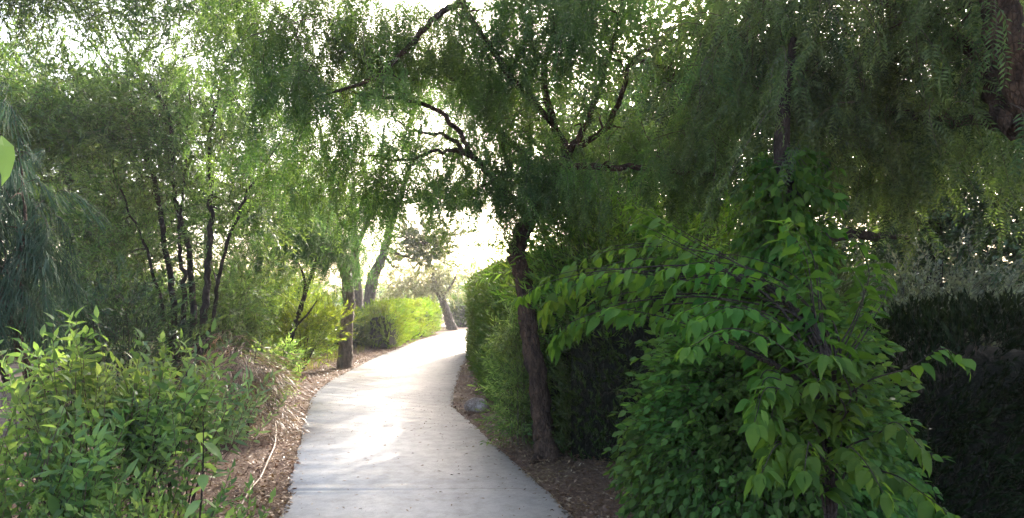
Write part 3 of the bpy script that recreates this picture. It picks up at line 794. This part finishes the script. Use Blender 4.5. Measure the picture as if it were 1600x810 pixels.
# ------------------------------------------------------------------ hedges
def hedge(name, label, line, width, height, mat, seed, dens=150, group=None, protos=None, scale=(.9, 1.5), dome=.0, rag=.05, corew=.14):
    r = np.random.default_rng(seed)
    line = catmull([(*p, 0) for p in line], 8); seg = np.linalg.norm(np.diff(line, axis=0), axis=1); cum = np.r_[0, np.cumsum(seg)]
    Ltot = cum[-1]
    h0, h1 = height if isinstance(height, tuple) else (height, height)
    root = thing(name, label, 'hedge', line[0], group or 'clipped hedges by the path')
    o = np.array([*line[0][:2], 0.])
    def at(s, u, inset=0.):
        """s along (0..1), u round the profile (0..1)"""
        c = np.stack([np.interp(s * Ltot, cum, line[:, k]) for k in range(2)], 1)
        c2 = np.stack([np.interp(s * Ltot + .05, cum, line[:, k]) for k in range(2)], 1); c1 = np.stack([np.interp(s * Ltot - .05, cum, line[:, k]) for k in range(2)], 1)
        tt = norm(c2 - c1 + 1e-9); nn = np.stack([-tt[:, 1], tt[:, 0]], 1)
        hh = (h0 + (h1 - h0) * s) * (1 - dome * (2 * s - 1) ** 2 * 1.0)
        wd = width / 2 - inset
        per = 2 * hh + width; v = u * per
        side1 = v < hh; top = (v >= hh) & (v < hh + width)
        lat = np.where(side1, wd, np.where(top, wd - (v - hh) / width * 2 * wd, -wd))
        z = np.where(side1, v, np.where(top, hh, per - v))
        z = np.minimum(z, hh) - inset * (z > hh * .9)
        # rounded shoulders
        rr = np.clip((z - (hh - .22)) / .22, 0, 1); lat = lat * (1 - .22 * rr ** 2); z = z - .1 * (np.abs(lat) / max(wd, .01)) ** 4 * (z > hh - .3)
        e = np.minimum(s, 1 - s) * Ltot; lat = lat * (1 - .25 * np.clip(1 - e / .3, 0, 1) ** 2)
        if dome: lat = lat * np.sqrt(np.clip(1 - (2 * s - 1) ** 4, .02, 1))
        p = np.stack([c[:, 0] + nn[:, 0] * lat, c[:, 1] + nn[:, 1] * lat, z], 1)
        nrm = np.stack([nn[:, 0] * np.sign(lat) * (~top), nn[:, 1] * np.sign(lat) * (~top), top * 1.], 1)
        return p, nrm
    n = int(dens * Ltot * (2 * h0 + width))
    s, u = r.random(n), r.random(n)
    p, nr = at(s, u)
    ne = int(dens * 1.3 * width * h0)
    pe = []; nre = []
    for s_end, sg in ((0., -1), (1., 1)):
        a, _ = at(np.full(ne, s_end), np.full(ne, .0)); 
        c = np.array([np.interp(s_end * Ltot, cum, line[:, k]) for k in range(2)]); d = norm((line[-1] - line[-2]) if s_end else (line[0] - line[1]))[:2]
        nn = np.array([-d[1], d[0]])
        lat = (r.random(ne) - .5) * width * .86; zz = r.random(ne) * (h1 if s_end else h0) * (1 - dome)
        pe.append(np.stack([c[0] + nn[0] * lat, c[1] + nn[1] * lat, zz], 1)); nre.append(np.tile([d[0], d[1], 0], (ne, 1)))
    p = np.concatenate([p] + pe); nr = np.concatenate([nr] + nre)
    bul = gap(p, 2.2, seed) * .06 + gap(p, 6, seed + 1) * .03
    p = p + nr * (bul[:, None] + r.normal(0, .028, (len(p), 1)) - .03 + rag * (r.random((len(p), 1)) ** 6))
    keep = (gap(p, 3.1, seed + 4) + .5 * gap(p, 8, seed + 2) > -.95) & (p[:, 2] > .02)
    p, nr = p[keep], nr[keep]; n = len(p)
    d = nr * .8 + np.array([0, 0, .75]) + r.normal(0, .4, (n, 3))
    bag = Bag(); which = r.integers(0, len(protos), n); sh = .2 * gap(p, 1.4, seed + 7) + r.normal(0, .12, n)
    for k, pr in enumerate(protos):
        m = which == k
        stamp(bag, pr, p[m], rot_to(d[m], r.random(m.sum()) * 6.28), r.uniform(*scale, m.sum()), sh[m])
    bag.build('foliage', mat, root, o)
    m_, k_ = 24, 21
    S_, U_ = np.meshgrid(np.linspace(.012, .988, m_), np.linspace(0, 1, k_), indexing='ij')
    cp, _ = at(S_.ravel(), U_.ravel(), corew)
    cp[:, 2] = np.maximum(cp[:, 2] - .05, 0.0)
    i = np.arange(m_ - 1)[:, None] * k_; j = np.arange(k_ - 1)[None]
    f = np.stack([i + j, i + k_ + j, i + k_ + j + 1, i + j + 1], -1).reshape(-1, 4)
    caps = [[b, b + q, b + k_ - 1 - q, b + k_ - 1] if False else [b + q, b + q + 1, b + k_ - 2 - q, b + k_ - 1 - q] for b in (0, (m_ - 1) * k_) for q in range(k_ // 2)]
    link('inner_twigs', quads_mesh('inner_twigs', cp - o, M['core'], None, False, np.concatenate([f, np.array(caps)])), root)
    return root
hw = .62
hedge('clipped_hedge', 'tall clipped green hedge along the right side of the path behind the leaning trunk', [(.25 + hw, 7.2), (-.16 + hw, 9.7), (-.66 + hw, 14), (-1.13 + hw, 20.3)], hw * 2, (1.85, 2.1), M['hedge'], 40, 260, protos=CYP)
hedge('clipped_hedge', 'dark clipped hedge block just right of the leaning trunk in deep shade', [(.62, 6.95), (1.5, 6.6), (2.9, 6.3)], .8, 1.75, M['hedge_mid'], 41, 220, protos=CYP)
hedge('clipped_hedge', 'low sunlit yellow-green hedge on the left side near the bend', [(-3.95, 20.8), (-4.0, 25), (-3.6, 30)], .9, (1.15, 1.2), M['yellow'], 42, 110, protos=CYP, scale=(1.5, 2.3), rag=.12)
hedge('clipped_hedge', 'small low bushy hedge between the straight trunk and the sunlit hedge', [(-4.9, 20.5), (-5.2, 23)], .9, .9, M['hedge'], 43, 110, protos=CYP, scale=(1.5, 2.3))
hedge('clipped_hedge', 'far green hedge across the bend where the path disappears', [(-2.9, 36.5), (-.6, 41.5), (3.5, 45)], 1.0, 1.3, M['hedge'], 44, 70, protos=CYP, scale=(2, 3))
hedge('mounded_hedge', 'clipped mound toned nearly black for shade, with a domed top at the right edge', [(2.3, 4.75), (3.2, 5.0), (4.3, 5.2)], 1.4, 1.40, M['hedge_shade'], 45, 420, protos=CYP, dome=.5, rag=.02)

# ------------------------------------------------------------------ shrubs
def shrub(name, label, base, rad, h, mat, protos, n, seed, cat='shrub', stems=14, group=None, up=.6, scale=(.8, 1.3), hang=False, lowcut=.12, lean=(0, 0), bark='bark_dark', stemr=.01):
    r = np.random.default_rng(seed)
    t = Plant(name, label, cat, base, M[bark], M[mat], group, seed)
    o = t.o
    tips = []
    for i in range(stems):
        a = r.random() * 6.28; q = r.random() ** .5
        top = o + [math.cos(a) * rad[0] * q + lean[0], math.sin(a) * rad[1] * q + lean[1], h * r.uniform(.7, 1.0) * (1 - .25 * q * q)]
        mid = o + (top - o) * .5 + [math.cos(a) * rad[0] * .12, math.sin(a) * .1 * rad[1], h * .08] + r.normal(0, .03, 3)
        c = catmull([o + [math.cos(a) * .07, math.sin(a) * .07, -.02], mid, top], 6)
        t.br.tube(c, [stemr, stemr * .7, stemr * .35], 5, .1)
        tips.append(c)
    # side shoots along the stems
    k = r.integers(0, stems, n); f = lowcut + (1 - lowcut) * r.random(n) ** .75
    p = np.array([[np.interp(ff * 12, np.arange(len(tips[kk])), tips[kk][:, j]) for j in range(3)] for kk, ff in zip(k, f)])
    p = p + r.normal(0, 1, (n, 3)) * np.array([rad[0] * .2, rad[1] * .2, h * .05])
    p = p[p[:, 2] > .05]; n = len(p)
    out = norm((p - o) * [1, 1, .15])
    d = out * r.uniform(.2, 1.0, (n, 1)) + [0, 0, up] + r.normal(0, .3, (n, 3))
    which = r.integers(0, len(protos), n); sh = r.normal(0, .15, n) + .2 * gap(p, 2.5, seed)
    for kk, pr in enumerate(protos):
        m = which == kk
        if not m.any(): continue
        if hang:
            a = r.random(m.sum()) * 6.28; dd = np.stack([np.cos(a), np.sin(a), 0 * a], 1); rt = rot_to(dd, 0 * a)
        else: rt = rot_to(d[m], r.random(m.sum()) * 6.28)
        stamp(t.bag, pr, p[m], rt, r.uniform(*scale, m.sum()), sh[m])
    if t.br.vs: t.br.build('stems', t.bark, t.root, t.o)
    t.bag.build('foliage', t.fol, t.root, t.o)
    return t

HERB = [proto_spray(r1, r1.uniform(.25, .42), int(r1.integers(6, 10)), r1.uniform(.055, .085), r1.uniform(.020, .034), 82, .02, fine=True, fold=r1.uniform(.05, .3), leafdroop=r1.uniform(.4, .95), pairs=True, grow=True) for _ in range(12)]
HERB_N = [proto_spray(r1, .36, 10, .08, .018, 78, .02, fine=True, fold=.15, leafdroop=r1.uniform(.5, 1.0), pairs=True, grow=True) for _ in range(7)]
HERB_S = [proto_spray(r1, .2, 6, .055, .026, 65, .05, pairs=True, grow=True) for _ in range(5)]
STALK = [proto_spray(r1, .45, 16, .12, .006, 30, .35, twig=.003) for _ in range(5)]
BROAD = [proto_spray(r1, .42, 9, .13, .065, 55, .42, fine=True, fold=.12, leafdroop=.35, twig=.004) for _ in range(6)]
CREEP = [proto_spray(r1, .28, 9, .062, .034, 60, .5, fine=True, fold=.15, leafdroop=.3) for _ in range(6)]
FERN = [proto_spray(r1, .30, 13, .10, .017, 55, .35) for _ in range(5)]

# left foreground
shrub('leafy_herb', 'tallest fresh green nettle-like plant in the left foreground', P(165, 0, 3.9)[:2], (.62, .45), 1.24, 'herb', HERB, 230, 50, 'plant', group='leafy plants in the left foreground', stems=24, up=1.7, stemr=.006)
shrub('leafy_herb', 'green nettle-like plant at the bottom left corner', P(20, 0, 3.3)[:2], (.42, .4), 0.80, 'herb', HERB, 150, 51, 'plant', group='leafy plants in the left foreground', stems=20, up=1.5, stemr=.006)
shrub('leafy_herb', 'grey-green pointed-leaf plant leaning out right of the tall nettle-like one', P(265, 0, 4.3)[:2], (.42, .4), 0.98, 'herb_grey', HERB_N, 130, 52, 'plant', group='leafy plants in the left foreground', stems=16, lowcut=.4, lean=(.1, 0), up=1.6, stemr=.006)
shrub('leafy_herb', 'low sparse twiggy plant showing bare brown stems, bottom left foreground', P(235, 0, 3.1)[:2], (.4, .3), .62, 'herb', HERB_S, 120, 53, 'plant', group='leafy plants in the left foreground', stems=34, lowcut=.3, bark='bark_red', stemr=.006)
# dry shrub, sunlit shrubs behind
shrub('dry_shrub', 'dead brown shrub of drooping dry stalks beside the left verge', G(376, 690)[:2], (.24, .28), 1.2, 'dry', STALK, 380, 54, stems=14, up=-.2, hang=True, stemr=.007)
shrub('bushy_shrub', 'green bush right of the dead brown shrub', P(425, 0, 9.3)[:2], (.35, .4), .95, 'herb', HERB_S, 330, 55, stems=14)
for i, (px, Y, rx, h, lab, mt) in enumerate([(468, 14.6, .55, 1.5, 'yellow-green sunlit shrub just left of the straight trunk', 'yellow'), (400, 15.2, .7, 2.1, 'green shrub behind the slanting sapling', 'herb'),
                                        (445, 17.5, 1.0, 2.5, 'taller yellow-green shrub behind the sunlit one', 'yellow'), (512, 19.0, .8, 1.5, 'sunlit shrub behind the straight trunk', 'yellow'),
                                        (345, 12.6, .7, 1.8, 'olive shrub right of the slender stems', 'willow'), (185, 9.2, 1.0, 1.7, 'olive shrub in front of the slender stems', 'dense')]):
    shrub('bushy_shrub', lab, P(px, 0, Y)[:2], (rx, rx), h, mt, SPR, 420, 60 + i, stems=16, group='shrubs along the left verge', up=.3, scale=(1.0, 1.6))
# right side
shrub('bushy_shrub', 'bright green feathery shrub rising behind the dark hedge block', P(955, 0, 7.0)[:2], (.75, .35), 2.75, 'lime', FERN, 1000, 70, stems=30, up=.1, lowcut=.5, scale=(.9, 1.4))
shrub('bushy_shrub', 'green shrub left of the ivy-clad trunk behind the broad leaves', P(1100, 0, 7.2)[:2], (.8, .6), 2.4, 'broad', SPR_B, 500, 71, stems=20, up=.1, lowcut=.35, scale=(1, 1.5))
shrub('grey_shrub', 'pale grey-green shrub above the dark mounded hedge', P(1430, 0, 8.4)[:2], (1.5, .8), 2.2, 'sage', HERB_S, 1300, 72, stems=30, up=.5, scale=(1, 1.7))
shrub('arching_fern', 'bright fern-like plant climbing the hedge left of the leaning trunk', (.07, 7.25), (.22, .2), 1.6, 'herb', FERN, 520, 73, 'fern', stems=8, up=-.3, lowcut=.05, scale=(.55, 1.0), stemr=.003, bark='bark_grey')


# creeper mound in the right foreground
t = Plant('creeper_bush', 'dense bush of small hanging oval leaves in the right foreground', 'bush', (1.6, 4.2), M['bark_dark'], M['creeper'], seed=80)
r = t.r
n = 4200
# shell of a rounded bush, leaves hanging on its outside
d = norm(r.normal(0, 1, (n, 3))); d[:, 2] = np.abs(d[:, 2]) * 1.2 - .25
rr = (r.random(n) ** .25)
p = np.array([1.52, 4.25, .42]) + d * np.array([.63, .6, 1.12]) * rr[:, None]
p += .1 * gap(p, 4, 1)[:, None] * d
p = p[(p[:, 2] > .03) & (gap(p, 3.0, 5) > -.75)]; d = norm(p - [1.52, 4.25, .42]); n = len(p)
for k, pr in enumerate(CREEP):
    m = r.integers(0, len(CREEP), n) == k
    dd = d[m] * .8 + [0, 0, -.35] + r.normal(0, .3, (m.sum(), 3))
    stamp(t.bag, pr, p[m], rot_to(dd, r.normal(0, .4, m.sum())), r.uniform(.75, 1.2, m.sum()), r.normal(0, .15, m.sum()))
for i in range(22):
    a = r.random() * 6.28; q = r.random() ** .5
    top = np.array([1.62 + .5 * math.cos(a) * q, 4.25 + .45 * math.sin(a) * q, r.uniform(.9, 1.35)])
    t.br.tube(catmull([t.o + [.1 * math.cos(a), .1 * math.sin(a), -.02], (t.o + top) / 2 + r.normal(0, .06, 3), top], 6), [.016, .01, .004], 6, .1)
t.br.build('stems', t.bark, t.root, t.o); t.bag.build('foliage', t.fol, t.root, t.o)

# ivy-clad trunk
b0 = P(1235, 0, 4.6)
t = Plant('vine_covered_tree', 'upright trunk wrapped in broad green leaves, right of the centre', 'tree', b0[:2], M['bark_dark'], M['broad'], seed=81)
t.limb([(b0[0], 4.6, -.05), P(1240, 560, 4.6), P(1222, 430, 4.6), P(1232, 330, 4.6), P(1222, 220, 4.6), P(1240, 60, 4.6)], [.1, .085, .08, .07, .05, .02], True)
t.limb([P(1228, 385, 4.6), P(1290, 370, 4.9), P(1350, 366, 5.3), P(1420, 372, 5.8)], [.05, .045, .035, .015], wob=.01)
ax = catmull([(b0[0], 4.6, .1), P(1240, 560, 4.6), P(1222, 430, 4.6), P(1232, 330, 4.6), P(1222, 220, 4.6)], 8)
n = 560; k = t.r.random(n) * (len(ax) - 1)
p = np.stack([np.interp(k, np.arange(len(ax)), ax[:, j]) for j in range(3)], 1); a = t.r.random(n) * 6.28
d = np.stack([np.cos(a), np.sin(a), -.5 + 0 * a], 1); p = p + d * .07
for q, pr in enumerate(BROAD):
    m = t.r.integers(0, 6, n) == q
    stamp(t.bag, pr, p[m], rot_to(d[m] + t.r.normal(0, .25, (m.sum(), 3)), t.r.normal(0, .4, m.sum())), t.r.uniform(.35, .75, m.sum()), t.r.normal(0, .15, m.sum()))
t.done('foliage')

# broad-leaved sapling in front: arching branches with large leaves
t = Plant('broad_leaved_sapling', 'young tree with large pointed leaves on arching branches in the right foreground', 'sapling', (1.45, 3.2), M['bark_dark'], M['broad'], seed=82)
arcs = [([(1300, 640), (1290, 520), (1220, 440), (1120, 410), (1040, 420)], 3.3), ([(1290, 560), (1200, 470), (1080, 440), (960, 425), (880, 440)], 3.5), ([(1300, 620), (1230, 520), (1150, 480), (1090, 500)], 3.0),
        ([(1310, 660), (1350, 600), (1420, 575), (1470, 545), (1505, 560)], 2.9), ([(1300, 680), (1330, 620), (1300, 560), (1290, 555)], 2.8), ([(1310, 720), (1370, 680), (1400, 660), (1440, 700)], 2.7),
        ([(1290, 700), (1250, 620), (1200, 590), (1180, 640)], 2.8), ([(1320, 740), (1390, 740), (1440, 770), (1480, 800)], 2.7), ([(1280, 560), (1180, 450), (1060, 380), (1000, 350)], 3.8), ([(1290, 600), (1280, 480), (1270, 400), (1240, 350)], 3.4),
        ([(1280, 760), (1230, 700), (1210, 700), (1190, 740)], 2.6), ([(1280, 540), (1150, 470), (1000, 470), (900, 500), (880, 520)], 3.6), ([(1290, 620), (1330, 520), (1350, 460), (1330, 420)], 3.6),
        ([(1300, 760), (1320, 700), (1350, 720), (1380, 770)], 2.5), ([(1290, 640), (1150, 540), (1050, 500), (960, 480)], 3.3), ([(1280, 560), (1160, 430), (1000, 425), (900, 445), (860, 470)], 3.7), ([(1285, 560), (1180, 430), (1080, 390), (960, 390), (890, 420)], 3.9)]
base = np.array([1.45, 3.2, 0.])
arcs2 = []
for pts, Y in arcs:
    arcs2.append((pts, Y))
    for q in range(0 if pts[-1][0] > 1370 else 3):
        jx, jy = t.r.normal(0, 32), t.r.normal(8, 30)
        arcs2.append(([(a + jx * (.3 + .7 * i / len(pts)), b + jy * (.3 + .7 * i / len(pts))) for i, (a, b) in enumerate(pts)], Y + t.r.normal(.1, .22)))
for pts, Y in arcs2:
    c = [base + t.r.normal(0, .03, 3) * [1, 1, 0], base + [0.0, 0, .35]] + [P(a, b, 3.1 + (Y - 3.1) * (i / (len(pts) - 1)) ** .7) for i, (a, b) in enumerate(pts)]
    c = catmull(c, 5)
    t.br.tube(c, [.009, .007, .0045, .0025, .0015], 6, .08)
    n = 30; k = len(c) * (.36 + .64 * np.linspace(0, 1, n))
    k = np.minimum(k, len(c) - 1.01)
    pp = np.stack([np.interp(k, np.arange(len(c)), c[:, j]) for j in range(3)], 1)
    tg = norm(np.stack([np.interp(k, np.arange(len(c)), np.gradient(c[:, j])) for j in range(3)], 1))
    lfs = [leaf_fine(.108 * t.r.uniform(.75, 1.15), .052 * t.r.uniform(.8, 1.15), t.r.uniform(.02, .3), t.r.uniform(.15, .75)) for _ in range(6)]
    for i in range(n):
        side = 1 if i % 2 else -1
        sd_ = norm(np.cross(tg[i], [0, 0, 1.])) * side
        d = norm(tg[i] * .55 + sd_ * .9 + np.array([0, 0, -.45]) + t.r.normal(0, .18, 3))
        t.bag.add(put(lfs[t.r.integers(0, 6)], pp[i] + d * .015, one_rot(d, t.r.normal(0, .45)), t.r.uniform(.45, 1.05)), np.clip(t.r.normal(.5, .28), 0, 1))
    t.bag.add(put(lfs[0], c[-1], one_rot(tg[-1] - [0, 0, .4], 0.), 1.), .8)
t.br.build('branches', t.bark, t.root, t.o); t.bag.build('foliage', t.fol, t.root, t.o)

# ------------------------------------------------------------------ far masses
def mass(name, label, n, az0, az1, y0, y1, h, mat, seed, sc=(1.5, 3.0)):
    r = np.random.default_rng(seed); a = r.uniform(az0, az1, n); d = r.uniform(y0, y1, n)
    x, y = d * np.tan(a), d
    hh = h * (.6 + .4 * (np.sin(a * 19 + seed) * .5 + np.sin(a * 47 + 2 * seed) * .5)); z = r.random(n) ** .8 * hh
    b = Bag(); which = r.integers(0, 6, n); p = np.stack([x, y, z], 1)
    for k in range(6):
        m = which == k
        stamp(b, SPR_FAR[k], p[m], rot_to(r.normal(0, 1, (m.sum(), 3)) + [0, 0, .4], r.random(m.sum()) * 6.28), r.uniform(*sc, m.sum()), r.normal(0, .2, m.sum()))
    b.build(name, M[mat], kind='stuff', label=label)
mass('distant_scrub', 'far pale scrub along the horizon behind the trees', 5000, R(-44), R(44), 48, 62, 3.4, 'willow', 90, (1.6, 3))
mass('undergrowth', 'tangled green undergrowth under the trees left of the path', 4000, R(-40), R(-15), 17, 22, 2.6, 'herb', 91, (.6, 1.1))
mass('undergrowth', 'dark undergrowth under the trees right of the hedges', 7000, R(6), R(44), 12.5, 17, 4.2, 'dense', 92, (.7, 1.2))

# ------------------------------------------------------------------ small things
pts = [G(345, 860), G(372, 808), G(392, 778), G(412, 745), G(428, 708), G(431, 680), G(429, 660)]
c = catmull(pts, 8); c[:, 2] = .058 + .012 * np.sin(np.arange(len(c)) * .5)
wd = Wood(); wd.tube(c, [.0075, .0075], 10)
wd.build('irrigation_hose', M['hose'], label='thin beige hose lying along the left verge', category='hose')

import bmesh
bm = bmesh.new(); bmesh.ops.create_icosphere(bm, subdivisions=4, radius=1)
for v in bm.verts:
    p_ = v.co.copy(); k = 1 + .28 * mnoise.noise(p_ * 1.3) + .10 * mnoise.noise(p_ * 4)
    v.co = Vector((p_.x * .17 * k, p_.y * .12 * k, max(-.4, p_.z) * .12 * k))
me = bpy.data.meshes.new('rock'); bm.to_mesh(me); bm.free(); me.materials.append(M['rock'])
o = link('rock', me, label='flat pale stone at the foot of the clipped hedge', category='rock'); g = G(746, 646); o.location = (g[0], g[1], .085)

# close leaves at the left edge and a broad-leaved weed
t = Plant('overhanging_twig', 'twig with big bright leaves hanging into view at the left edge', 'twig', (-1.75, 2.0), M['bark_dark'], M['herb'], seed=95)
c = catmull([(-1.9, 2.0, -.02), (-1.82, 2.0, .8), (-1.74, 2.0, 1.6), P(-60, 190, 2.0), P(-20, 195, 2.0), P(2, 212, 2.0)], 5)
t.br.tube(c, [.009, .007, .005, .003, .002], 6)
lf = leaf_fine(.15, .075, .12, .3)
for k_, d in ((-1, (.25, .1, -1)), (-4, (-.6, .3, -.8)), (-7, (-.3, -.5, -.7)), (-9, (-.7, .2, .2))):
    t.bag.add(put(lf, c[k_], one_rot(d, .4 if k_ == -1 else t.r.random())), .9)
t.br.build('stem', t.bark, t.root, t.o); t.bag.build('leaves', t.fol, t.root, t.o)
b0 = P(312, 0, 3.0)
t = Plant('broad_leaved_weed', 'low weed with a few large bright leaves just left of the beige hose', 'weed', b0[:2], M['bark_dark'], M['herb'], seed=96)
c = catmull([(b0[0], 3.0, -.02), P(306, 900, 3.0), P(316, 760, 3.0), P(318, 660, 3.0)], 6)
t.br.tube(c, [.007, .005, .002], 6)
for i in range(15):
    a = i * 2.4; k_ = 5 + i * (len(c) - 6) // 15
    t.bag.add(put(leaf_fine(.13, .065, .1, .35), c[min(k_, len(c) - 1)], one_rot([math.cos(a), math.sin(a), -.35], 0.), .6 + .4 * t.r.random()), .6 + .4 * t.r.random())
t.br.build('stem', t.bark, t.root, t.o); t.bag.build('leaves', t.fol, t.root, t.o)

# ------------------------------------------------------------------ air
m_, nt_, out_ = new_mat('thin_haze')
v_ = nt_.nodes.new('ShaderNodeVolumePrincipled'); v_.inputs['Density'].default_value = .0011; v_.inputs['Color'].default_value = (.9, .93, .95, 1)
v_.inputs['Anisotropy'].default_value = .5
nt_.links.new(v_.outputs[0], out_.inputs['Volume'])
cb = np.array([[x, y, z] for x in (-75, 75) for y in (-14, 75) for z in (-1.2, 13)], float)
link('haze', quads_mesh('haze', cb, m_, None, False, [[0, 1, 3, 2], [4, 6, 7, 5], [0, 4, 5, 1], [2, 3, 7, 6], [0, 2, 6, 4], [1, 5, 7, 3]]), kind='stuff', label='thin bright air between the trees')
